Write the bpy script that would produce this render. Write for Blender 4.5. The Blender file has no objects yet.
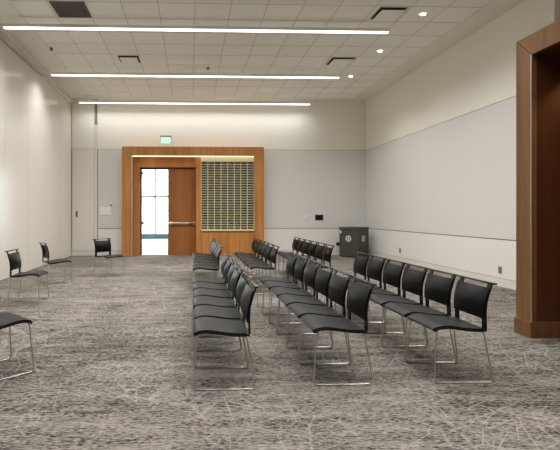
import bpy, bmesh, math, random
from mathutils import Vector, Matrix
random.seed(7)
scene = bpy.context.scene
C = bpy.data.collections.new('room'); scene.collection.children.link(C)
PI = math.pi
R = math.radians

# ------------------------------------------------------------------ materials
def srgb(r, g, b):
    f = lambda c: (c/255/12.92) if c/255 <= .04045 else ((c/255+.055)/1.055)**2.4
    return (f(r), f(g), f(b), 1)

class NT:
    """tiny wrapper to write node trees"""
    def __init__(self, name):
        self.m = bpy.data.materials.new(name); self.m.use_nodes = True
        self.t = self.m.node_tree; self.t.nodes.clear()
        self.out = self.t.nodes.new('ShaderNodeOutputMaterial')
    def n(self, kind, **kw):
        nd = self.t.nodes.new(kind)
        for k, v in kw.items():
            if k in nd.inputs.keys() and not hasattr(nd, k): nd.inputs[k].default_value = v
            else: setattr(nd, k, v)
        return nd
    def l(self, a, b): self.t.links.new(a, b)
    def val(self, sock, v):
        if isinstance(v, (int, float)): sock.default_value = v
        elif isinstance(v, tuple): sock.default_value = v
        else: self.l(v, sock)
    def math(self, op, a, b=0.0, c=0.0, clamp=False):
        nd = self.n('ShaderNodeMath', operation=op); nd.use_clamp = clamp
        self.val(nd.inputs[0], a); self.val(nd.inputs[1], b); self.val(nd.inputs[2], c)
        return nd.outputs[0]
    def mix(self, fac, a, b, mode='MIX'):
        nd = self.n('ShaderNodeMix', data_type='RGBA', blend_type=mode)
        self.val(nd.inputs[0], fac); self.val(nd.inputs[6], a); self.val(nd.inputs[7], b)
        return nd.outputs[2]
    def ramp(self, fac, lo, hi):
        nd = self.n('ShaderNodeMapRange'); nd.clamp = True
        self.val(nd.inputs[0], fac); nd.inputs[1].default_value = lo; nd.inputs[2].default_value = hi
        return nd.outputs[0]
    def coords(self):
        return self.n('ShaderNodeTexCoord').outputs['Object']
    def mapped(self, co, scale=(1,1,1), rot=(0,0,0), loc=(0,0,0)):
        nd = self.n('ShaderNodeMapping'); self.l(co, nd.inputs[0])
        nd.inputs['Location'].default_value = loc; nd.inputs['Rotation'].default_value = rot; nd.inputs['Scale'].default_value = scale
        return nd.outputs[0]
    def noise(self, co, scale=1.0, detail=3.0, rough=.55):
        nd = self.n('ShaderNodeTexNoise'); self.l(co, nd.inputs['Vector'])
        nd.inputs['Scale'].default_value = scale; nd.inputs['Detail'].default_value = detail; nd.inputs['Roughness'].default_value = rough
        return nd.outputs[0]
    def bsdf(self, col, rough=.6, metal=0.0, spec=.5, bump=None, bump_d=.002):
        b = self.n('ShaderNodeBsdfPrincipled')
        self.val(b.inputs['Base Color'], col); self.val(b.inputs['Roughness'], rough)
        b.inputs['Metallic'].default_value = metal; b.inputs['Specular IOR Level'].default_value = spec
        if bump is not None:
            bp = self.n('ShaderNodeBump'); bp.inputs['Strength'].default_value = 1; bp.inputs['Distance'].default_value = bump_d
            self.l(bump, bp.inputs['Height']); self.l(bp.outputs[0], b.inputs['Normal'])
        self.l(b.outputs[0], self.out.inputs[0])
        return b

def plain(name, col, rough=.6, metal=0.0, spec=.5, vary=.04, scale=6.0):
    t = NT(name); co = t.coords()
    n = t.noise(co, scale, 4)
    k = t.math('MULTIPLY_ADD', n, 2*vary, 1-vary)
    nd = t.n('ShaderNodeVectorMath', operation='SCALE'); nd.inputs[0].default_value = col[:3]; t.l(k, nd.inputs['Scale'])
    t.bsdf(nd.outputs[0], rough, metal, spec)
    return t.m

def emit(name, col, strength):
    t = NT(name); e = t.n('ShaderNodeEmission'); e.inputs[0].default_value = col; e.inputs[1].default_value = strength
    t.l(e.outputs[0], t.out.inputs[0]); return t.m

def wood(name, dark, light, rough=.38):
    t = NT(name); co = t.coords()
    a = t.noise(t.mapped(co, (14, 14, .55)), 1.0, 5, .6)
    b = t.noise(t.mapped(co, (85, 85, 1.6)), 1.0, 3, .6)
    flake = t.noise(t.mapped(co, (2.1, 2.1, .12)), 1.0, 1, .5)
    s = t.math('ADD', t.math('MULTIPLY', a, .55), t.math('MULTIPLY', b, .25))
    s = t.math('ADD', s, t.math('MULTIPLY', flake, .35))
    f = t.ramp(s, .38, .78)
    t.bsdf(t.mix(f, dark, light), rough, 0, .4)
    return t.m

def carpet():
    t = NT('patterned_carpet'); co = t.coords()
    streak = t.noise(t.mapped(co, (7, 62, 1)), 1.0, 4, .65)
    dash = t.noise(t.mapped(co, (27, 98, 1), loc=(3, 8, 0)), 1.0, 2, .75)
    band = t.noise(t.mapped(co, (.55, 2.6, 1), loc=(11, 2, 0)), 1.0, 4, .6)
    blot = t.noise(t.mapped(co, (.35, .5, 1), loc=(4, 21, 0)), 1.0, 2, .5)
    mid = t.noise(t.mapped(co, (2.4, 10, 1), loc=(5, 3, 0)), 1.0, 3, .6)
    s = t.math('ADD', t.math('MULTIPLY', streak, .30), t.math('MULTIPLY', dash, .56))
    s = t.math('ADD', s, t.math('MULTIPLY', mid, .20))
    s = t.math('ADD', s, t.math('MULTIPLY', band, .14))
    s = t.math('ADD', s, t.math('MULTIPLY', blot, .10))
    f = t.ramp(s, .58, .72)
    base = t.mix(f, srgb(30, 27, 25), srgb(150, 143, 134))
    # pale woven lines: straight strokes of several directions, broken into segments
    mask = None
    for i, (ang, k, m, th) in enumerate([(24, 8.2, 3.3, .74), (-28, 7.6, 3.0, .74), (52, 7.4, 4.3, .80),
                                         (-56, 7.8, 4.1, .79), (9, 7.0, 2.6, .82), (-80, 7.6, 5.4, .86)]):
        mp = t.mapped(co, (1, 1, 1), (0, 0, R(ang)), (.37*i, .81*i, 0))
        sep = t.n('ShaderNodeSeparateXYZ'); t.l(mp, sep.inputs[0])
        v = t.math('MULTIPLY', sep.outputs[1], k)
        idx = t.math('FLOOR', v)
        wn1 = t.n('ShaderNodeTexWhiteNoise', noise_dimensions='1D'); t.l(t.math('ADD', idx, 17.3*i), wn1.inputs['W'])
        off = t.math('MULTIPLY_ADD', wn1.outputs[0], .7, -.35)
        d = t.math('ABSOLUTE', t.math('SUBTRACT', t.math('SUBTRACT', v, idx), t.math('ADD', off, .5)))
        line = t.math('LESS_THAN', d, .0045*k)
        seg = t.math('FLOOR', t.math('MULTIPLY_ADD', sep.outputs[0], m, t.math('MULTIPLY', wn1.outputs[0], 31.0)))
        cmb = t.n('ShaderNodeCombineXYZ'); t.l(idx, cmb.inputs[0]); t.l(seg, cmb.inputs[1]); cmb.inputs[2].default_value = i*3.7
        wn2 = t.n('ShaderNodeTexWhiteNoise', noise_dimensions='3D'); t.l(cmb.outputs[0], wn2.inputs['Vector'])
        on = t.math('GREATER_THAN', wn2.outputs[0], th)
        q = t.math('MULTIPLY', line, on)
        mask = q if mask is None else t.math('MAXIMUM', mask, q)
    vo = t.n('ShaderNodeTexVoronoi', feature='DISTANCE_TO_EDGE'); t.l(t.mapped(co, (2.6, 4.2, 1), (0, 0, .5)), vo.inputs['Vector']); vo.inputs['Scale'].default_value = 1.0
    vo2 = t.n('ShaderNodeTexVoronoi', feature='DISTANCE_TO_EDGE'); t.l(t.mapped(co, (4.4, 3.0, 1), (0, 0, -.6), (3, 5, 0)), vo2.inputs['Vector']); vo2.inputs['Scale'].default_value = 1.0
    mask = t.math('MAXIMUM', mask, t.math('LESS_THAN', t.math('MINIMUM', vo.outputs[0], vo2.outputs[0]), .014))
    patch = t.ramp(t.noise(t.mapped(co, (.8, 1.1, 1), loc=(7, 1, 0)), 1.0, 2, .5), .36, .58)
    mask = t.math('MULTIPLY', t.math('MULTIPLY', mask, patch), t.math('MULTIPLY_ADD', dash, .9, .25), clamp=True)
    col = t.mix(t.math('MULTIPLY', mask, .62), base, srgb(182, 176, 168))
    t.bsdf(col, .95, 0, .15)
    return t.m

def wall_paint(name, col, rough=.7, spec=.3, vary=.012):
    t = NT(name); co = t.coords()
    n = t.noise(co, .7, 3); k = t.math('MULTIPLY_ADD', n, 2*vary, 1-vary)
    nd = t.n('ShaderNodeVectorMath', operation='SCALE'); nd.inputs[0].default_value = col[:3]; t.l(k, nd.inputs['Scale'])
    t.bsdf(nd.outputs[0], rough, 0, spec, bump=t.noise(co, 160, 2), bump_d=.0004)
    return t.m

def fabric_panel(name, col):
    t = NT(name); co = t.coords()
    n = t.noise(co, 300, 2); k = t.math('MULTIPLY_ADD', n, .10, .95)
    nd = t.n('ShaderNodeVectorMath', operation='SCALE'); nd.inputs[0].default_value = col[:3]; t.l(k, nd.inputs['Scale'])
    t.bsdf(nd.outputs[0], .9, 0, .15)
    return t.m

def ceiling_mat():
    t = NT('acoustic_tile'); co = t.coords()
    n = t.noise(co, 90, 3); k = t.math('MULTIPLY_ADD', n, .10, .95)
    # every tile a shade of its own
    sn = t.n('ShaderNodeVectorMath', operation='SNAP'); t.l(t.mapped(co, (1,1,1), loc=(-.06, -.13, 0)), sn.inputs[0]); sn.inputs[1].default_value = (.61, .61, 9)
    wn = t.n('ShaderNodeTexWhiteNoise', noise_dimensions='3D'); t.l(sn.outputs[0], wn.inputs['Vector'])
    k = t.math('MULTIPLY', k, t.math('MULTIPLY_ADD', wn.outputs[0], .035, .98))
    nd = t.n('ShaderNodeVectorMath', operation='SCALE'); nd.inputs[0].default_value = srgb(246, 244, 237)[:3]; t.l(k, nd.inputs['Scale'])
    t.bsdf(nd.outputs[0], .95, 0, .1)
    return t.m

def glass_mat(name, tint, gloss=.08):
    t = NT(name)
    a = t.n('ShaderNodeBsdfTransparent'); a.inputs[0].default_value = tint
    g = t.n('ShaderNodeBsdfGlossy'); g.inputs['Roughness'].default_value = .03
    m = t.n('ShaderNodeMixShader'); m.inputs[0].default_value = gloss
    t.l(a.outputs[0], m.inputs[1]); t.l(g.outputs[0], m.inputs[2]); t.l(m.outputs[0], t.out.inputs[0])
    return t.m

M = dict(
    carpet=carpet(),
    ceil=ceiling_mat(),
    grid=plain('ceiling_grid_paint', srgb(206, 201, 193), .8),
    cream=wall_paint('cream_paint', srgb(238, 236, 226)),
    border=wall_paint('ceiling_border_paint', srgb(238, 236, 226)),
    partition=wall_paint('partition_laminate', srgb(229, 225, 216), .22, .5),
    grey=fabric_panel('grey_wall_fabric', srgb(217, 216, 213)),
    wains=wall_paint('wainscot_laminate', srgb(232, 229, 223), .5, .35),
    base=wall_paint('base_paint', srgb(222, 217, 210), .55, .3),
    groove=plain('reveal_grey', srgb(140, 135, 128), .8),
    dgroove=plain('reveal_dark', srgb(84, 78, 70), .8),
    wood=wood('cherry_veneer', srgb(152, 94, 42), srgb(214, 150, 86)),
    woodd=wood('cherry_door_veneer', srgb(132, 80, 38), srgb(176, 114, 64)),
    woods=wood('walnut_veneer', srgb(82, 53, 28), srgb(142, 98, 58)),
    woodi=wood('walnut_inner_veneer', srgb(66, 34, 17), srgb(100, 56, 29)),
    metal=plain('satin_metal', srgb(212, 206, 196), .35, .9),
    chrome=plain('bright_chrome', srgb(204, 200, 194), .32, 1.0, vary=.01),
    plastic=plain('black_plastic', srgb(11, 10, 10), .34, 0, .35, .05, 30),
    gloss=plain('glossy_black_plastic', srgb(22, 21, 21), .22, 0, .5, .02),
    pad=plain('charcoal_upholstery', srgb(27, 26, 25), .5, 0, .28, .12, 120),
    backpad=plain('black_upholstery', srgb(9, 9, 9), .42, 0, .2, .08, 60),
    white=plain('white_enamel', srgb(236, 234, 228), .45),
    offwhite=plain('white_plastic', srgb(240, 238, 232), .4),
    black=plain('matt_black', srgb(26, 25, 24), .6),
    dgrey=plain('dark_grey_metal', srgb(92, 86, 78), .55),
    outlet=plain('grey_outlet', srgb(140, 133, 124), .5),
    bin=plain('charcoal_bin', srgb(66, 63, 57), .5),
    label=plain('white_sticker', srgb(226, 228, 228), .5),
    strip=emit('strip_diffuser', (1, .975, .94, 1), 2.5),
    down=emit('downlight_lens', (1, .95, .88, 1), 45),
    led=emit('warm_led', (1, .62, .28, 1), 2.4),
    exit_face=emit('exit_panel', (.62, .90, .72, 1), .8),
    exit_text=emit('exit_letters', (.42, .80, .58, 1), .8),
    pane=glass_mat('window_glass', (.93, .98, .97, 1)),
    teal=plain('teal_window_metal', srgb(66, 92, 94), .5),
    mull=plain('window_metal', srgb(58, 68, 70), .5),
    corr=wall_paint('corridor_paint', srgb(240, 240, 238)),
    corrf=plain('corridor_floor', srgb(225, 224, 220), .4),
)
def glass_block():
    t = NT('olive_glass'); co = t.coords()
    a = t.noise(t.mapped(co, (5, 5, 26)), 1.0, 3, .7)
    col = t.mix(t.ramp(a, .38, .66), srgb(48, 45, 32), srgb(112, 108, 84))
    t.bsdf(col, .18, 0, .7, bump=t.noise(t.mapped(co, (9, 9, 30)), 1.0, 2), bump_d=.012)
    return t.m
M['olive'] = glass_block()
M['olive_edge'] = plain('glass_edge', srgb(226, 221, 184), .35)

# ------------------------------------------------------------------ mesh helpers
def box(bm, x0, x1, y0, y1, z0, z1, bev=0.0):
    r = bmesh.ops.create_cube(bm, size=1)
    for v in r['verts']:
        v.co = Vector((x0+(x1-x0)*(v.co.x+.5), y0+(y1-y0)*(v.co.y+.5), z0+(z1-z0)*(v.co.z+.5)))
    if bev:
        es = list({e for v in r['verts'] for e in v.link_edges})
        bmesh.ops.bevel(bm, geom=es, offset=bev, segments=2, affect='EDGES', profile=.5)
def cyl(bm, p, q, r, seg=16, r2=None):
    p, q = Vector(p), Vector(q); d = q-p
    m = Matrix.Translation((p+q)/2) @ d.to_track_quat('Z', 'Y').to_matrix().to_4x4()
    bmesh.ops.create_cone(bm, cap_ends=True, segments=seg, radius1=r, radius2=r if r2 is None else r2, depth=d.length, matrix=m)
def tube(bm, pts, r, seg=8, closed=False, ball=.03):
    """round wire through pts, corners filleted with radius ball"""
    P = [Vector(p) for p in pts]; n = len(P); path = []
    for i, p in enumerate(P):
        if not closed and i in (0, n-1): path.append(p); continue
        a, b = P[(i-1) % n], P[(i+1) % n]
        k = min(ball, (a-p).length*.45, (b-p).length*.45)
        u, v = p+(a-p).normalized()*k, p+(b-p).normalized()*k
        for s in range(5):
            w = s/4; path.append(u*(1-w)**2 + p*2*w*(1-w) + v*w*w)
    rings = []; prev = None; N = len(path)
    for i, p in enumerate(path):
        a = path[(i-1) % N] if (closed or i) else p
        b = path[(i+1) % N] if (closed or i < N-1) else p
        t = (b-a).normalized()
        if prev is None:
            up = Vector((0, 1, 0)) if abs(t.y) < .9 else Vector((1, 0, 0))
            nrm = (up - t*up.dot(t)).normalized()
        else: nrm = (prev - t*prev.dot(t)).normalized()
        prev = nrm; bi = t.cross(nrm)
        rings.append([bm.verts.new(p + (nrm*math.cos(2*PI*j/seg) + bi*math.sin(2*PI*j/seg))*r) for j in range(seg)])
    for i in range(N if closed else N-1):
        A, B = rings[i], rings[(i+1) % N]
        for j in range(seg): bm.faces.new((A[j], A[(j+1) % seg], B[(j+1) % seg], B[j]))
    if not closed:
        bm.faces.new(rings[0][::-1]); bm.faces.new(rings[-1])
def slab(bm, f, nu, nv, thick):
    """closed thick sheet: f(u,v)->(point, normal); u,v in 0..1"""
    top = [[None]*(nv+1) for _ in range(nu+1)]; bot = [[None]*(nv+1) for _ in range(nu+1)]
    for i in range(nu+1):
        for j in range(nv+1):
            p, nrm = f(i/nu, j/nv)
            top[i][j] = bm.verts.new(p); bot[i][j] = bm.verts.new(p - nrm*thick)
    for i in range(nu):
        for j in range(nv):
            bm.faces.new((top[i][j], top[i+1][j], top[i+1][j+1], top[i][j+1]))
            bm.faces.new((bot[i][j], bot[i][j+1], bot[i+1][j+1], bot[i+1][j]))
    for i in range(nu):
        bm.faces.new((top[i][0], bot[i][0], bot[i+1][0], top[i+1][0]))
        bm.faces.new((top[i][nv], top[i+1][nv], bot[i+1][nv], bot[i][nv]))
    for j in range(nv):
        bm.faces.new((top[0][j], top[0][j+1], bot[0][j+1], bot[0][j]))
        bm.faces.new((top[nu][j], bot[nu][j], bot[nu][j+1], top[nu][j+1]))
def obj(name, bm, mat, parent=None, smooth=False, angle=None):
    bmesh.ops.recalc_face_normals(bm, faces=bm.faces)
    me = bpy.data.meshes.new(name); bm.to_mesh(me); bm.free()
    me.materials.append(mat)
    if smooth:
        for p in me.polygons: p.use_smooth = True
        if angle: me.set_sharp_from_angle(angle=R(angle))
    o = bpy.data.objects.new(name, me); C.objects.link(o)
    if parent: o.parent = parent
    return o
def B(*boxes, bev=0.0):
    bm = bmesh.new()
    for b in boxes: box(bm, *b, bev=bev)
    return bm
def struct(name, bm, mat):
    o = obj(name, bm, mat); o['kind'] = 'structure'; return o
def tag(o, label, cat, group=None):
    o['label'] = label; o['category'] = cat
    if group: o['group'] = group
    return o
def thing(name, label, cat, loc=(0, 0, 0), rz=0.0, group=None):
    o = bpy.data.objects.new(name, None); C.objects.link(o); o.empty_display_size = .1
    o.location = loc; o.rotation_euler = (0, 0, rz)
    return tag(o, label, cat, group)
def dup(root, loc, rz=None, label=None, group=None):
    r = root.copy(); C.objects.link(r); r.location = loc
    if rz is not None: r.rotation_euler = (0, 0, rz)
    if label: r['label'] = label
    if group: r['group'] = group
    for ch in list(root.children):
        c = ch.copy(); C.objects.link(c); c.parent = r
        for g in list(ch.children):
            d = g.copy(); C.objects.link(d); d.parent = c
    return r

# ------------------------------------------------------------------ room shell
XL, XR, YB, YN, H = -3.65, 5.44, 13.85, -3.2, 4.775      # left, right, back, near, ceiling height
XR2, YC = 6.7, 6.58                                    # wider near part of the room starts at YC
T = .2
ZG, ZR, ZB = 3.25, .825, .14                            # top of grey panels, rail reveal, base height
struct('floor', B((XL-.2, XR2+.2, YN-.2, YB+T, -.05, 0)), M['carpet'])
struct('ceiling', B((XL-.1, XR2+.1, YN-.1, YB+T, H, H+.08)), M['ceil'])
# exposed tile grid, a hair below the tiles
gb = bmesh.new()
gx = [.06+.61*k for k in range(-6, 9)]; gx = [x for x in gx if -3.45 < x < 4.95]
gy = [7.475+.61*k for k in range(-17, 11)]; gy = [y for y in gy if YN < y < 13.6]
for x in gx: box(gb, x-.007, x+.007, YN, gy[-1], H-.003, H+.001)
for y in gy: box(gb, gx[0], gx[-1], y-.007, y+.007, H-.003, H+.001)
struct('trim_1', gb, M['grid'])
struct('trim_2', B((XL, gx[0], YN, YB, H-.006, H+.002), (gx[-1], XR, YC, YB, H-.006, H+.002), (gx[0], gx[-1], gy[-1], YB, H-.006, H+.002), (gx[-1], XR2, YN, YC, H-.006, H+.002)), M['border'])

# left wall: flush movable-partition panels with fine joints
struct('wall_left', B((XL-.2, XL-.012, YN-.1, YB+T, 0, H)), M['groove'])
pb = bmesh.new(); y = YB-.03
while y > YN:
    y0 = max(y-1.22, YN); box(pb, XL-.013, XL, y0+.003, y-.003, .004, 4.62); y = y0
struct('trim_3', pb, M['partition'])
struct('trim_4', B((XL-.013, XL, YN, YB, 4.64, H)), M['border'])
struct('trim_5', B((XL-.012, XL+.006, YB-.03, YB-.005, 0, 4.62)), M['groove'])
tk = bmesh.new(); box(tk, XL-.001, XL+.14, YN, 11.1, 4.66, 4.775, .008); box(tk, XL-.001, XL+.06, 11.12, YB-.02, 4.70, 4.78)
struct('trim_6', tk, M['base'])
struct('trim_7', B((XL, XL+.16, YN, 11.1, 4.640, 4.655), (XL, -2.93, YB-.18, YB, 4.74, 4.783)), M['base'])

# back wall, open behind the wood portal
PX0, PX1, PZ = -2.0, 2.06, 3.2
struct('wall_back', B((XL-.2, PX0, YB+.012, YB+T, 0, H), (PX1, XR+.2, YB+.012, YB+T, 0, H), (PX0, PX1, YB+.012, YB+T, PZ, H)), M['groove'])
struct('trim_8', B((-2.87, XR, YB, YB+.013, ZG+.012, H)), M['cream'])
struct('trim_9', B((XL, -2.955, YB-.005, YB+.013, ZG+.012, H)), M['cream'])
struct('trim_10', B((-2.85, PX0, YB-.004, YB+.013, ZR+.012, ZG), (PX1, XR, YB-.004, YB+.013, ZR+.012, ZG)), M['grey'])
struct('trim_11', B((-2.85, PX0, YB-.004, YB+.013, ZB+.01, ZR-.008), (PX1, XR, YB-.004, YB+.013, ZB+.01, ZR-.008)), M['wains'])
struct('baseboard_back', B((XL, PX0, YB-.014, YB+.013, 0, ZB), (PX1, XR, YB-.014, YB+.013, 0, ZB)), M['base'])
struct('trim_12', B((-2.945, -2.875, YB-.022, YB+.013, 0, 4.0)), M['wains'])
struct('trim_13', B((-2.935, -2.885, YB-.03, YB+.013, 4.0, 4.74)), M['groove'])
# partition pocket door in the corner
d = struct('door_3', B((XL+.02, -2.955, YB-.012, YB+.013, ZB+.01, ZG)), M['partition'])
hb = bmesh.new(); box(hb, -3.52, -3.465, YB-.022, YB-.011, 1.18, 1.36, .004); box(hb, -3.505, -3.48, YB-.05, YB-.02, 1.25, 1.30, .004)
h = obj('door_handle', hb, M['dgrey'], d)

# right wall
struct('wall_right', B((XR+.012, XR+.25, YC+.02, YB+T, 0, H)), M['groove'])
struct('trim_14', B((XR, XR+.013, YC, YB, ZG+.012, H)), M['cream'])
gp = bmesh.new(); wp = bmesh.new()
ys = [YB, 10.35, YC]
box(gp, XR-.004, XR+.013, YC, YB, ZR+.012, ZG)
for a, b in zip(ys[1:], ys[:-1]):
    box(wp, XR-.004, XR+.013, a+.003, b-.003, ZB+.01, ZR-.008)
struct('trim_15', gp, M['grey']); struct('trim_16', wp, M['wains'])
struct('baseboard_right', B((XR-.014, XR+.013, YC, YB, 0, ZB)), M['base'])
# return wall and near part of the room (behind and beside the camera)
struct('wall_right_return', B((XR+.0135, XR2+.2, YC+.001, YC+.02, 0, H)), M['cream'])
struct('wall_right_near', B((XR2, XR2+.2, YN, YC, 0, H)), M['cream'])
struct('wall_near', B((XL-.2, XR2+.2, YN-.2, YN, 0, H)), M['cream'])

# ------------------------------------------------------------------ corridor beyond the door
CX0, CX1, CY, CH = -4.6, 3.2, 23.0, 3.9
struct('floor_corridor', B((CX0, CX1, YB+T, CY, -.05, 0)), M['corrf'])
struct('ceiling_corridor', B((CX0, CX1, YB+T, CY, CH, CH+.1)), M['corr'])
struct('wall_corridor_left', B((CX0-.1, CX0, YB+T, CY, 0, CH)), M['corr'])
struct('wall_corridor_right', B((CX1, CX1+.1, YB+T, CY, 0, CH)), M['corr'])
win = bmesh.new()
for x in (CX0+.05, -3.34, -1.84, -.34, 1.16, CX1-.05): box(win, x-.045, x+.045, CY-.06, CY+.08, .26, CH)
for z in (2.15, CH-.05): box(win, CX0, CX1, CY-.05, CY+.08, z-.04, z+.04)
w = struct('window_1', win, M['mull'])
obj('window_sill', B((CX0, CX1, CY-.12, CY+.1, 0, .26)), M['teal'], w)
obj('window_pane', B((CX0, CX1, CY+.01, CY+.02, .26, CH)), M['pane'], w)

# ------------------------------------------------------------------ wood portal around the double door
FY = 13.5                                              # its front plane
P = thing('door_portal', 'orange wood portal framing the double door and green glass screen on the back wall', 'door frame', (0, YB, 0))
def pp(name, mat, *boxes, bev=.0, parent=P):
    bm = bmesh.new()
    for b in boxes: box(bm, b[0], b[1], b[2]-YB, b[3]-YB, b[4], b[5], bev=bev)
    return obj(name, bm, M[mat], parent)
OX0, OX1, IX0, IX1, OZ, IZ = -2.066, 2.191, -1.784, 1.904, 3.29, 3.02
pp('stile', 'wood', (OX0, IX0, FY, YB+.02, 0, IZ), bev=.004)
pp('stile', 'wood', (IX1, OX1, FY, YB+.02, 0, IZ), bev=.004)
pp('header', 'wood', (OX0, OX1, FY, YB+.02, IZ, OZ), bev=.004)
pp('casing', 'wood', (IX0, -1.576, FY+.28, YB+.15, 0, 2.70))
pp('head_panel', 'wood', (IX0, .145, FY+.28, YB+.15, 2.70, IZ))
pp('post', 'wood', (.143, .295, FY+.12, YB+.15, 0, IZ))
pp('lower_panel', 'wood', (.295, IX1, FY+.08, YB+.15, 0, .77))
pp('sill', 'olive_edge', (.295, IX1, FY+.03, FY+.09, .765, .80))
e = pp('metal_edge', 'metal', (IX0-.006, IX0+.03, FY-.006, FY+.02, 0, IZ)); e['label'] = 'pale metal edge strip'
e = pp('metal_edge', 'metal', (IX0+.022, .29, FY-.006, FY+.02, IZ-.008, IZ)); e['label'] = 'pale metal edge strip'
pp('back_panel', 'black', (.295, IX1, YB-.02, YB+.12, .80, IZ))
e = pp('led_strip', 'led', (IX0+.03, IX1-.02, FY+.045, FY+.075, IZ-.026, IZ-.004)); e['label'] = 'warm light strip'
pp('door_frame', 'dgrey', (-1.576, .15, YB+.08, YB+.13, 2.64, 2.71), (-1.576, -1.56, YB+.03, YB+.13, 0, 2.70), (.11, .16, YB+.08, YB+.13, 0, 2.70))

# doors
d1 = struct('door_1', B((-.72, .135, YB+.03, YB+.075, .01, 2.67)), M['woodd'])
pbm = bmesh.new(); box(pbm, -.705, .11, YB-.05, YB-.015, 0.955, 1.015, .008); box(pbm, -.71, -.58, YB-.045, YB+.031, 0.94, 1.03, .006); box(pbm, .05, .125, YB-.045, YB+.031, 0.94, 1.03, .006)
obj('panic_bar', pbm, M['metal'], d1)
obj('push_pad', B((-.07, .10, YB-.053, YB-.049, 0.96, 1.01)), M['dgrey'], d1)
d2 = bpy.data.objects.new('door_2', None); C.objects.link(d2); d2['kind'] = 'structure'
d2.location = (-1.56, YB+.09, 0); d2.rotation_euler = (0, 0, R(96))
obj('door_leaf', B((0, .85, -.045, 0, .01, 2.67)), M['woodd'], d2)
pbm = bmesh.new(); box(pbm, .03, .80, -.115, -.085, 0.955, 1.015, .008); box(pbm, .02, .14, -.11, -.044, 0.94, 1.03, .006); box(pbm, .74, .82, -.11, -.044, 0.94, 1.03, .006)
obj('panic_bar', pbm, M['metal'], d2)
hb = bmesh.new()
for z in (.30, 1.0, 1.75, 2.45): box(hb, -.012, .06, -.052, -.044, z-.06, z+.06, .002)
obj('hinges', hb, M['metal'], d2)
cb = bmesh.new(); box(cb, .04, .30, -.10, -.044, 2.52, 2.59, .006); box(cb, .05, .09, -.09, -.06, 2.46, 2.53)
obj('door_closer', cb, M['metal'], d2)

# green glass screen
SO = Vector((1.10, FY+.10-YB, .80))
sx0, sx1, sz0, sz1 = -.80, .80, 0.0, 2.215
nc, nr = 8, 27; cw = (sx1-sx0)/nc; rh = (sz1-.17-sz0)/nr
gbm = bmesh.new(); ebm = bmesh.new()
for r in range(nr):
    for c in range(nc):
        x0 = sx0+c*cw; z0 = sz0+r*rh; j = random.uniform(-.012, .012)
        box(gbm, x0+.012, x0+cw-.012, .0+j, .09+j, z0+.014, z0+rh*.74)
    box(ebm, sx0, sx1, -.004, .012, sz0+r*rh-.006, sz0+r*rh+.009)
S = obj('glass_screen', gbm, M['olive'], P); S.location = SO; S['label'] = 'olive green glass block screen'
o = obj('cross_wires', ebm, M['olive_edge'], S); o['kind'] = 'stuff'
for c in range(nc+1):
    x = sx0+c*cw
    rod = bmesh.new(); box(rod, x-.009, x+.009, -.014, .006, sz0, sz1-.02, .002)
    obj('rod', rod, M['olive_edge'], S)
t_ = bmesh.new(); box(t_, sx0, sx1, -.008, .10, sz1-.165, sz1-.03)
tb = obj('top_glass', t_, M['olive_edge'], S); tb['label'] = 'top glass band coloured pale yellow as if lit'  # light strip's yellow glow on the green glass is put into the colour

# exit sign on the wall above the portal
X = thing('exit_sign', 'small pale green lit exit sign above the wood portal', 'sign', (-.775, YB-.10, 3.66))
bm = bmesh.new(); box(bm, -.17, .17, -.03, .10, -.045, 0, .006); obj('canopy', bm, M['outlet'], X)
bm = bmesh.new(); box(bm, -.145, .145, -.006, .006, -.235, -.045); obj('panel', bm, M['exit_face'], X)
lt = bmesh.new()
def strokes(ch, x, w=.044, h=.11, z=-.20, t=.011):
    y0, y1 = -.010, -.006
    b = lambda a, b_, c, d_: box(lt, x+a, x+b_, y0, y1, z+c, z+d_)
    if ch == 'E':
        b(0, t, 0, h); b(t, w, 0, t); b(t, w*.85, h/2-t/2, h/2+t/2); b(t, w, h-t, h)
    if ch == 'I': b(w/2-t/2, w/2+t/2, 0, h)
    if ch == 'T': b(w/2-t/2, w/2+t/2, 0, h-t); b(0, w, h-t, h)
    if ch == 'X':
        for s in (1, -1):
            r_ = bmesh.ops.create_cube(lt, size=1)
            mt = Matrix.Translation((x+w/2, -.008, z+h/2)) @ Matrix.Rotation(s*math.atan(w/h)*.9, 4, 'Y') @ Matrix.Diagonal((t, .004, h*1.02, 1))
            for v in r_['verts']: v.co = mt @ v.co
for i, ch in enumerate('EXIT'): strokes(ch, -.115+i*.062)
obj('letters', lt, M['exit_text'], X)

# ------------------------------------------------------------------ wood portal on the right, nearer the camera
QX, QY0, QY1, QZ = 3.50, .9, 4.745, 3.13                # front plane X, near and far end, top
Q = thing('entry_portal', 'brown wood entry portal with dark recess at the right edge', 'door frame', (QX, QY1, 0))
def qq(name, mat, *boxes, bev=0.0):
    bm = bmesh.new()
    for b in boxes: box(bm, b[0]-QX, b[1]-QX, b[2]-QY1, b[3]-QY1, b[4], b[5], bev=bev)
    return obj(name, bm, M[mat], Q)
fw = .21
def mitre(bm, yo, yi, z0, zo, zi, d):
    """stile whose top is cut at 45 degrees"""
    pts = [(yo, z0), (yi, z0), (yi, zi), (yo, zo)]
    a = [bm.verts.new((0, y-QY1, z)) for y, z in pts]; b = [bm.verts.new((d, y-QY1, z)) for y, z in pts]
    bm.faces.new(a); bm.faces.new(b[::-1])
    for i in range(4): bm.faces.new((a[i], a[(i+1) % 4], b[(i+1) % 4], b[i]))
DEP = .06
bm = bmesh.new(); mitre(bm, QY1, QY1-fw, .13, QZ, QZ-fw, DEP); obj('stile', bm, M['woods'], Q)
bm = bmesh.new(); mitre(bm, QY0, QY0+fw, .13, QZ, QZ-fw, DEP); obj('stile', bm, M['woods'], Q)
bm = bmesh.new()
pts = [(QY1-.010, QZ), (QY0+.010, QZ), (QY0+fw+.010, QZ-fw), (QY1-fw-.010, QZ-fw)]
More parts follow.
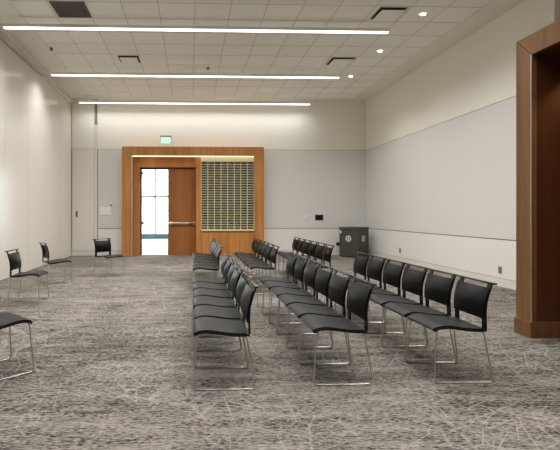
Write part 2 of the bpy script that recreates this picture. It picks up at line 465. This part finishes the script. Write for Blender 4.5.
a = [bm.verts.new((0, y-QY1, z)) for y, z in pts]; b = [bm.verts.new((DEP, y-QY1, z)) for y, z in pts]
bm.faces.new(a); bm.faces.new(b[::-1])
for i in range(4): bm.faces.new((a[i], a[(i+1) % 4], b[(i+1) % 4], b[i]))
obj('header', bm, M['woods'], Q)
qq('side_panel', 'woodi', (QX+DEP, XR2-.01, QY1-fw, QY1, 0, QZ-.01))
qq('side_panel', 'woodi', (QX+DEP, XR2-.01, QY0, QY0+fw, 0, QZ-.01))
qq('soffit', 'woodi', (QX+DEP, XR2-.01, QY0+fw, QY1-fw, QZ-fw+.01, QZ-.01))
qq('plinth', 'woods', (QX-.016, QX+DEP, QY1-fw-.016, QY1+.012, 0, .165), (QX+DEP, QX+1.3, QY1-fw-.016, QY1-fw+.001, 0, .165), (QX+DEP, QX+1.3, QY1-.001, QY1+.012, 0, .165), bev=.003)
qq('plinth', 'woods', (QX-.016, QX+DEP, QY0-.012, QY0+fw+.016, 0, .165), bev=.003)
e = qq('metal_edge', 'metal', (QX-.004, QX+.008, QY1-fw-.012, QY1-fw-.0005, .165, QZ-fw)); e['label'] = 'pale metal edge strip'
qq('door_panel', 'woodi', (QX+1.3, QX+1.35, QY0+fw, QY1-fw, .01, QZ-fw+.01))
# two small recessed lamps in its soffit
for yy in (4.30, 1.6):
    dl = bmesh.new(); cyl(dl, (QX+.50-QX, yy-QY1, QZ-fw+.004), (QX+.50-QX, yy-QY1, QZ-fw+.0105), .045, 20)
    o = obj('soffit_lamp', dl, M['white'], Q)
    ld = bpy.data.lights.new('soffit_beam', 'SPOT'); ld.energy = 16; ld.color = (1, .80, .58); ld.spot_size = R(100); ld.spot_blend = .55; ld.shadow_soft_size = .04
    lo = bpy.data.objects.new('soffit_beam', ld); C.objects.link(lo); lo.location = (QX+.50, yy, QZ-fw-.02)

# ------------------------------------------------------------------ ceiling fixtures
def strip_light(y, label):
    t = thing('strip_light', label, 'ceiling light', (.13, y, H), 0, 'linear ceiling lights')
    L = 3.445
    bm = bmesh.new(); box(bm, -L, L, -.038, .038, -.20, -.145, .004); obj('housing', bm, M['white'], t)
    bm = bmesh.new(); box(bm, -L+.006, L-.006, -.034, .034, -.220, -.2005, .006); o = obj('diffuser', bm, M['strip'], t); o['label'] = 'glowing white diffuser'
    for x in (-3.1, 0, 3.1):
        bm = bmesh.new(); cyl(bm, (x, 0, -.146), (x, 0, -.004), .004, 8); cyl(bm, (x, 0, -.012), (x, 0, -.0035), .03, 14); obj('hanger', bm, M['white'], t)
    ld = bpy.data.lights.new('strip_lamp', 'AREA'); ld.shape = 'RECTANGLE'; ld.size = 2*L-.02; ld.size_y = .064
    ld.energy = STRIP_W*(.27 if y > 13 else 1); ld.spread = R(145); ld.color = (1, .99, .975)
    lo = bpy.data.objects.new('strip_lamp', ld); C.objects.link(lo); lo.parent = t; lo.location = (0, 0, -.2215)
    return t
STRIP_W = 88
strip_light(8.06, 'linear ceiling light nearest the camera, above the other two in view')
strip_light(10.78, 'middle linear ceiling light of the three')
strip_light(13.44, 'linear ceiling light farthest off, just in front of the back wall')
for y in (5.40, 2.75): strip_light(y, 'linear ceiling light of the near part of the room')

def downlight(y, label):
    t = thing('downlight', label, 'ceiling light', (4.05, y, H), 0, 'recessed downlights')
    bm = bmesh.new()
    n = 24; ri, ro = .046, .07
    v = [[bm.verts.new((r*math.cos(2*PI*k/n), r*math.sin(2*PI*k/n), z)) for k in range(n)] for r, z in ((ro, -.0035), (ro, -.010), (ri, -.010), (ri, -.0035))]
    for a in range(4):
        A, B_ = v[a], v[(a+1) % 4]
        for k in range(n): bm.faces.new((A[k], A[(k+1) % n], B_[(k+1) % n], B_[k]))
    obj('trim_ring', bm, M['white'], t, True, 40)
    bm = bmesh.new(); cyl(bm, (0, 0, -.0065), (0, 0, -.0035), ri, n); o = obj('lens', bm, M['down'], t); o['label'] = 'glowing lens'
    ld = bpy.data.lights.new('downlight_beam', 'SPOT'); ld.energy = 48; ld.color = (1, .985, .96); ld.spot_size = R(130); ld.spot_blend = .8; ld.shadow_soft_size = .05
    lo = bpy.data.objects.new('downlight_beam', ld); C.objects.link(lo); lo.parent = t; lo.location = (0, 0, -.03)
for y, l in ((7.75, 'recessed round downlight nearest the camera, by the square diffuser'), (9.53, 'middle recessed round downlight of the three'), (11.31, 'recessed round downlight farthest from the camera'), (6.1, 'recessed round downlight above the near right side'), (4.3, 'recessed round downlight above the near right side'), (2.5, 'recessed round downlight above the near right side')):
    downlight(y, l)

def diffuser(cx, cy, label, s=.265):
    t = thing('air_diffuser', label, 'air vent', (cx, cy, H), 0, 'square ceiling air diffusers')
    bm = bmesh.new(); box(bm, -s, s, -s, s, -.008, -.0035); o = obj('slot', bm, M['black'], t); o['label'] = 'dark air slot'
    bm = bmesh.new()
    k = s-.038
    box(bm, -k, k, -k, k, -.045, -.037, .002); obj('face_plate', bm, M['ceil'], t)
    bm = bmesh.new()
    for a, b, c, d_ in ((-s-.02, s+.02, s, s+.02), (-s-.02, s+.02, -s-.02, -s), (-s-.02, -s, -s, s), (s, s+.02, -s, s)): box(bm, a, b, c, d_, -.012, -.0035)
    obj('frame', bm, M['white'], t)
    for x in (-.12, .12):
        for y in (-.12, .12):
            bm = bmesh.new(); cyl(bm, (x, y, -.038), (x, y, -.007), .008, 8); obj('stand_off', bm, M['black'], t)
diffuser(-1.395, 10.195, 'square ceiling air diffuser left of centre, between two strip lights', .23)
diffuser(3.43, 7.73, 'square ceiling air diffuser beside the end of the nearest strip light', .235)
diffuser(3.415, 10.195, 'square ceiling air diffuser beside the end of the middle strip light')

t = thing('return_grille', 'dark square return air grille at the upper left of the ceiling', 'air vent', (-2.05, 7.755, H))
bm = bmesh.new(); box(bm, -.27, .27, -.28, .28, -.008, -.0035); obj('backing', bm, M['black'], t)
bm = bmesh.new()
for i in range(22):
    yy = -.26+i*.0245; box(bm, -.26, .26, yy, yy+.012, -.018, -.006)
for xx in (-.25, -.125, 0, .125, .245): box(bm, xx-.004, xx+.004, -.27, .27, -.019, -.0065)
obj('louvres', bm, M['dgrey'], t)
bm = bmesh.new()
for a, b, c, d_ in ((-.285, .285, .27, .288), (-.285, .285, -.288, -.27), (-.285, -.265, -.27, .27), (.265, .285, -.27, .27)): box(bm, a, b, c, d_, -.02, -.0035)
obj('frame', bm, M['dgrey'], t)
def sprinkler(x, y, label):
    t = thing('sprinkler_head', label, 'sprinkler', (x, y, H), 0, 'ceiling sprinkler heads')
    bm = bmesh.new(); cyl(bm, (0, 0, -.010), (0, 0, -.0035), .045, 18); obj('escutcheon', bm, M['outlet'], t)
    bm = bmesh.new(); cyl(bm, (0, 0, -.045), (0, 0, -.010), .016, 12); cyl(bm, (0, 0, -.052), (0, 0, -.046), .034, 16); obj('deflector', bm, M['dgrey'], t)
sprinkler(.40, 10.74, 'small dark sprinkler head near the middle of the ceiling')
sprinkler(-2.95, 9.58, 'tiny sprinkler head at the left of the ceiling, left of the air diffuser')

# ------------------------------------------------------------------ fittings on the walls
def plate_back(name, label, cat, x, z, w, h, mat, group=None, slots=0, y=YB-.004):
    t = thing(name, label, cat, (x, y, z), 0, group)
    bm = bmesh.new(); box(bm, -w/2, w/2, -.014, .0005, -h/2, h/2, .003); obj('cover_plate', bm, M[mat], t)
    for i in range(slots):
        cx = -w/2+(i+.5)*w/slots
        bm = bmesh.new(); box(bm, cx-.018, cx+.018, -.021, -.013, -.034, .034, .003); obj('rocker', bm, M['white'], t)
    return t
plate_back('switch_plate', 'wide white light switch plate on grey panel left of the wood portal', 'light switch', -2.63, 1.365, .36, .25, 'offwhite', None, 3)
t = thing('card_reader', 'small white control box with dark top above the switch plate', 'control box', (-2.45, YB-.004, 1.56))
bm = bmesh.new(); box(bm, -.045, .045, -.03, .0005, -.06, .06, .004); obj('case', bm, M['offwhite'], t)
bm = bmesh.new(); box(bm, -.035, .035, -.034, -.029, -.045, .005, .002); obj('screen', bm, M['dgrey'], t)
t = thing('wall_screen', 'black rectangular wall plate on the back wall left of the bin', 'wall plate', (3.963, YB-.004, 1.165))
bm = bmesh.new(); box(bm, -.125, .125, -.022, .0005, -.083, .083, .005); obj('case', bm, M['black'], t)
bm = bmesh.new(); box(bm, -.112, .112, -.0235, -.0215, -.07, .07, .001); obj('display', bm, M['plastic'], t)
t = thing('thermostat', 'tiny white wall sensor left of the black wall plate', 'sensor', (3.525, YB-.004, 1.195))
bm = bmesh.new(); box(bm, -.035, .035, -.022, .0005, -.045, .045, .004); obj('case', bm, M['offwhite'], t)
bm = bmesh.new(); box(bm, -.018, .018, -.024, -.0215, -.012, .018, .001); obj('face', bm, M['white'], t)
def outlet(x, y, z, rz, label, mat):
    t = thing('wall_outlet', label, 'power outlet', (x, y, z), rz, 'low wall outlets')
    bm = bmesh.new(); box(bm, -.04, .04, -.012, .0005, -.062, .062, .003); obj('cover_plate', bm, M[mat], t)
    for s in (-1, 1):
        bm = bmesh.new(); box(bm, -.017, .017, -.016, -.0115, s*.027-.016, s*.027+.016, .002); obj('socket', bm, M['dgrey' if mat != 'offwhite' else 'white'], t)
RW = R(-90)
outlet(XR-.004, 7.756, .29, RW, 'grey outlet low on the right wall above the nearest right-hand chair', 'outlet')
outlet(XR-.004, 11.55, .32, RW, 'grey outlet low on the right wall, far off behind the middle of the row', 'outlet')
outlet(XR-.004, 10.81, .32, RW, 'white outlet low on the right wall', 'offwhite')
t = thing('wall_hook', 'small black fitting low on the back wall just left of the bin', 'wall fitting', (4.573, YB-.004, .34))
bm = bmesh.new(); box(bm, -.07, .07, -.02, .0005, -.05, .05, .004); obj('plate', bm, M['black'], t)
bm = bmesh.new(); box(bm, -.02, .06, -.06, -.018, -.02, .02, .004); obj('plug', bm, M['black'], t)

# recycling bin, turned diagonally in the far right corner
bw = .61
t = thing('recycling_bin', 'tall charcoal square recycling bin in the far right corner', 'bin', (4.845, 13.26, 0), R(-51))
bm = bmesh.new(); box(bm, -bw/2, bw/2, -bw/2, bw/2, .03, .80, .012); obj('body', bm, M['bin'], t)
bm = bmesh.new(); box(bm, -bw/2+.02, bw/2-.02, -bw/2+.02, bw/2-.02, 0, .03); obj('foot', bm, M['black'], t)
bm = bmesh.new(); box(bm, -bw/2-.006, bw/2+.006, -bw/2-.006, bw/2+.006, .805, .885, .012); o = obj('lid', bm, M['bin'], t)
bm = bmesh.new(); box(bm, -.14, .14, -.14, .14, .884, .888); obj('opening', bm, M['black'], t)
def recycle_mark(bm, r):
    """three bent arrows chasing each other"""
    for k in range(3):
        a0 = 2*PI*k/3+PI/2
        inner, outer = r*.45, r*.85; prev = None
        for s in range(7):
            a = a0 - s/6*R(82)
            q = [bm.verts.new((rr*math.cos(a), yy, rr*math.sin(a))) for rr in (inner, outer) for yy in (-.002, .0)]
            if prev:
                for i, j in ((0, 2), (2, 3), (3, 1), (1, 0)): bm.faces.new((prev[i], prev[j], q[j], q[i]))
            else: bm.faces.new((q[0], q[2], q[3], q[1]))
            prev = q
        a1 = a0-R(82); a2 = a0-R(112)
        tri = [(r*.28, a1), (r*1.02, a1), (r*.62, a2)]
        A = [bm.verts.new((rr*math.cos(a), -.002, rr*math.sin(a))) for rr, a in tri]; Bv = [bm.verts.new((rr*math.cos(a), 0, rr*math.sin(a))) for rr, a in tri]
        bm.faces.new(A); bm.faces.new(Bv[::-1])
        for i in range(3): bm.faces.new((A[i], A[(i+1) % 3], Bv[(i+1) % 3], Bv[i]))
for rz in (0, R(-90)):
    pass
def bin_mark(rz):
    rot = Matrix.Rotation(rz, 4, 'Z') @ Matrix.Translation((0, -bw/2-.003, .55))
    bm = bmesh.new(); cyl(bm, (0, -.003, 0), (0, .004, 0), .088, 28); bm.transform(rot); o = obj('sticker', bm, M['label'], t); o['label'] = 'round white sticker'
    bm = bmesh.new(); recycle_mark(bm, .07); bm.transform(rot @ Matrix.Translation((0, -.0035, 0))); k = obj('recycling_arrows', bm, M['bin'], o)
bin_mark(0); bin_mark(R(90))
bm = bmesh.new(); box(bm, -bw/2+.03, -bw/2+.07, -bw/2-.0025, -bw/2+.001, .70, .78); obj('tag', bm, M['label'], t)

# ------------------------------------------------------------------ chairs
prof = [(-.188, .402), (-.14, .402), (-.08, .406), (-.02, .413), (.04, .422), (.095, .430), (.14, .431), (.18, .424), (.207, .411), (.222, .395)]
def prof_at(u):
    s = u*(len(prof)-1); i = min(int(s), len(prof)-2); w = s-i
    return Vector((prof[i][0]*(1-w)+prof[i+1][0]*w, 0, prof[i][1]*(1-w)+prof[i+1][1]*w))
def seat_f(inx0, inx1, iny, lift):
    def f(u, v):
        uu = inx0+(1-inx0-inx1)*u
        p = prof_at(uu); q0, q1 = prof_at(max(uu-.02, 0)), prof_at(min(uu+.02, 1))
        tx = (q1-q0).normalized(); nrm = Vector((-tx.z, 0, tx.x))
        hw = .226 - .018*abs(uu-.5)**3*8 - iny
        y = (v*2-1)*hw
        dish = -.010*(1-(y/.226)**2)*math.sin(PI*min(uu*1.15, 1)) - .008*abs(y/.226)**6
        return Vector((p.x, y, p.z+dish)) + nrm*lift, nrm
    return f
bk = [(-.172, .478), (-.168, .53), (-.174, .60), (-.190, .66), (-.210, .714)]
def back_at(w):
    s = w*(len(bk)-1); i = min(int(s), len(bk)-2); k = s-i
    return bk[i][0]*(1-k)+bk[i+1][0]*k, bk[i][1]*(1-k)+bk[i+1][1]*k
def back_f(iny, inz, off):
    def f(u, v):
        w = inz+(1-2*inz)*v
        x, z = back_at(w); x0, z0 = back_at(max(w-.1, 0)); x1, z1 = back_at(min(w+.1, 1))
        d_ = Vector((x1-x0, 0, z1-z0)).normalized(); nrm = Vector((d_.z, 0, -d_.x))
        hw = .203-iny-.010*(1-w)
        y = (u*2-1)*hw
        return Vector((x+.028*(1-(y/.190)**2)*math.sin(PI*w), y, z)) + nrm*off, nrm
    return f
def make_chair():
    t = thing('stacking_chair', '', 'chair')
    bm = bmesh.new(); slab(bm, seat_f(0, 0, 0, 0), 18, 12, .011); obj('seat', bm, M['plastic'], t, True, 50)
    bm = bmesh.new(); slab(bm, seat_f(.05, .03, .014, .009), 18, 12, .0088); o = obj('seat_pad', bm, M['pad'], t, True, 50); o['label'] = 'charcoal upholstered seat pad'
    bm = bmesh.new(); slab(bm, back_f(0, 0, 0), 12, 10, .014); obj('backrest', bm, M['backpad'], t, True, 50)
    for s in (-1, 1):
        bm = bmesh.new(); y0, y1 = (.154, .199) if s > 0 else (-.199, -.154)
        pts = [(-.180, .396), (-.178, .47), (-.177, .53), (-.183, .60), (-.201, .665), (-.227, .745)]
        prev = None
        for x, z in pts:
            q = [bm.verts.new((x-dx, y, z)) for dx in (.004, .016) for y in (y0, y1)]
            if prev:
                for i, j in ((0, 1), (1, 3), (3, 2), (2, 0)): bm.faces.new((prev[i], prev[j], q[j], q[i]))
            else: bm.faces.new((q[0], q[1], q[3], q[2]))
            prev = q
        bm.faces.new((prev[0], prev[2], prev[3], prev[1]))
        obj('upright', bm, M['plastic'], t)
    bm = bmesh.new(); box(bm, -.252, -.222, -.2355, .2355, .742, .755, .005); obj('top_rail', bm, M['gloss'], t, True, 50)
    r = .0056
    for s in (-1, 1):
        bm = bmesh.new(); yb, yt = s*.226, s*.200
        tube(bm, [(-.165, yt, .388), (-.226, yb, r), (.226, yb, r), (.195, yt, .404), (.09, yt, .411)], r, 8, True, .035)
        o = obj('sled_leg', bm, M['chrome'], t, True, 60); o['label'] = 'bright bent wire leg'
    for x, z in ((.18, .404), (-.16, .386)):
        bm = bmesh.new(); tube(bm, [(x, -.2, z), (x, .2, z)], .005, 8); obj('cross_rail', bm, M['chrome'], t, True, 60)
    return t
chair0 = make_chair(); used = [False]
def chair(x, y, rz, label, group):
    if not used[0]:
        used[0] = True; chair0.location = (x, y, 0); chair0.rotation_euler = (0, 0, rz); chair0['label'] = label; chair0['group'] = group; return chair0
    return dup(chair0, (x, y, 0), rz, label, group)
order = ['nearest', 'second nearest', 'third nearest', 'third farthest', 'second farthest', 'farthest']
PITCH = .474
def row(x, y0, desc, group):
    for k in range(6):
        chair(x + random.uniform(-.006, .006), y0+.232+k*PITCH, PI + R(random.uniform(-.5, .5)), f'{order[k]} black chair of {desc}', group)
row(.244, 3.25, 'the left row of the front block', 'chairs of the front left row')
row(1.128, 3.315, 'the middle row of the front block', 'chairs of the front middle row')
row(2.058, 3.325, 'the right row of the front block', 'chairs of the front right row')
row(.25, 7.05, 'the left row of the rear block, before the doorway', 'chairs of the rear left row')
row(1.16, 7.13, 'the middle row of the rear block', 'chairs of the rear middle row')
row(2.10, 7.30, 'the right row of the rear block, left of the bin', 'chairs of the rear right row')
G = 'single chairs along the left side'
chair(-1.59, 3.69, R(43.5), 'black chair cut by the left edge, nearest of the left-hand single chairs', G)
chair(-2.20, 4.555, R(5), 'black chair only a corner of which shows at the left edge', G)
chair(-2.365, 6.62, R(1), 'black single chair by the left wall, just beyond the one cut by the left edge', G)
chair(-2.475, 8.32, R(32), 'black single chair by the left wall near the far corner', G)
chair(-1.71, 9.37, R(-43), 'black single chair turned towards the camera, left of the wood portal', G)

# ------------------------------------------------------------------ sky outside, camera
w = bpy.data.worlds.new('sky'); scene.world = w; w.use_nodes = True
bg = w.node_tree.nodes['Background']; bg.inputs[0].default_value = (.93, .97, 1, 1); bg.inputs[1].default_value = 6.5
cam = bpy.data.cameras.new('camera'); co = bpy.data.objects.new('camera', cam); C.objects.link(co); scene.camera = co
co.location = (0, 0, 1.28); co.rotation_euler = (R(90), 0, R(-1.75))
cam.sensor_width = 36; cam.sensor_fit = 'HORIZONTAL'; cam.lens = 36*450/560
cam.shift_x = (280-205)/560; cam.shift_y = -(225-213.7)/560
cam.clip_start = .05; cam.clip_end = 200
vs = scene.view_settings; vs.view_transform = 'Standard'; vs.look = 'None'; vs.gamma = 1; vs.exposure = .54; vs.use_curve_mapping = False
scene.cycles.max_bounces = 12; scene.cycles.diffuse_bounces = 8; scene.cycles.sample_clamp_indirect = 6
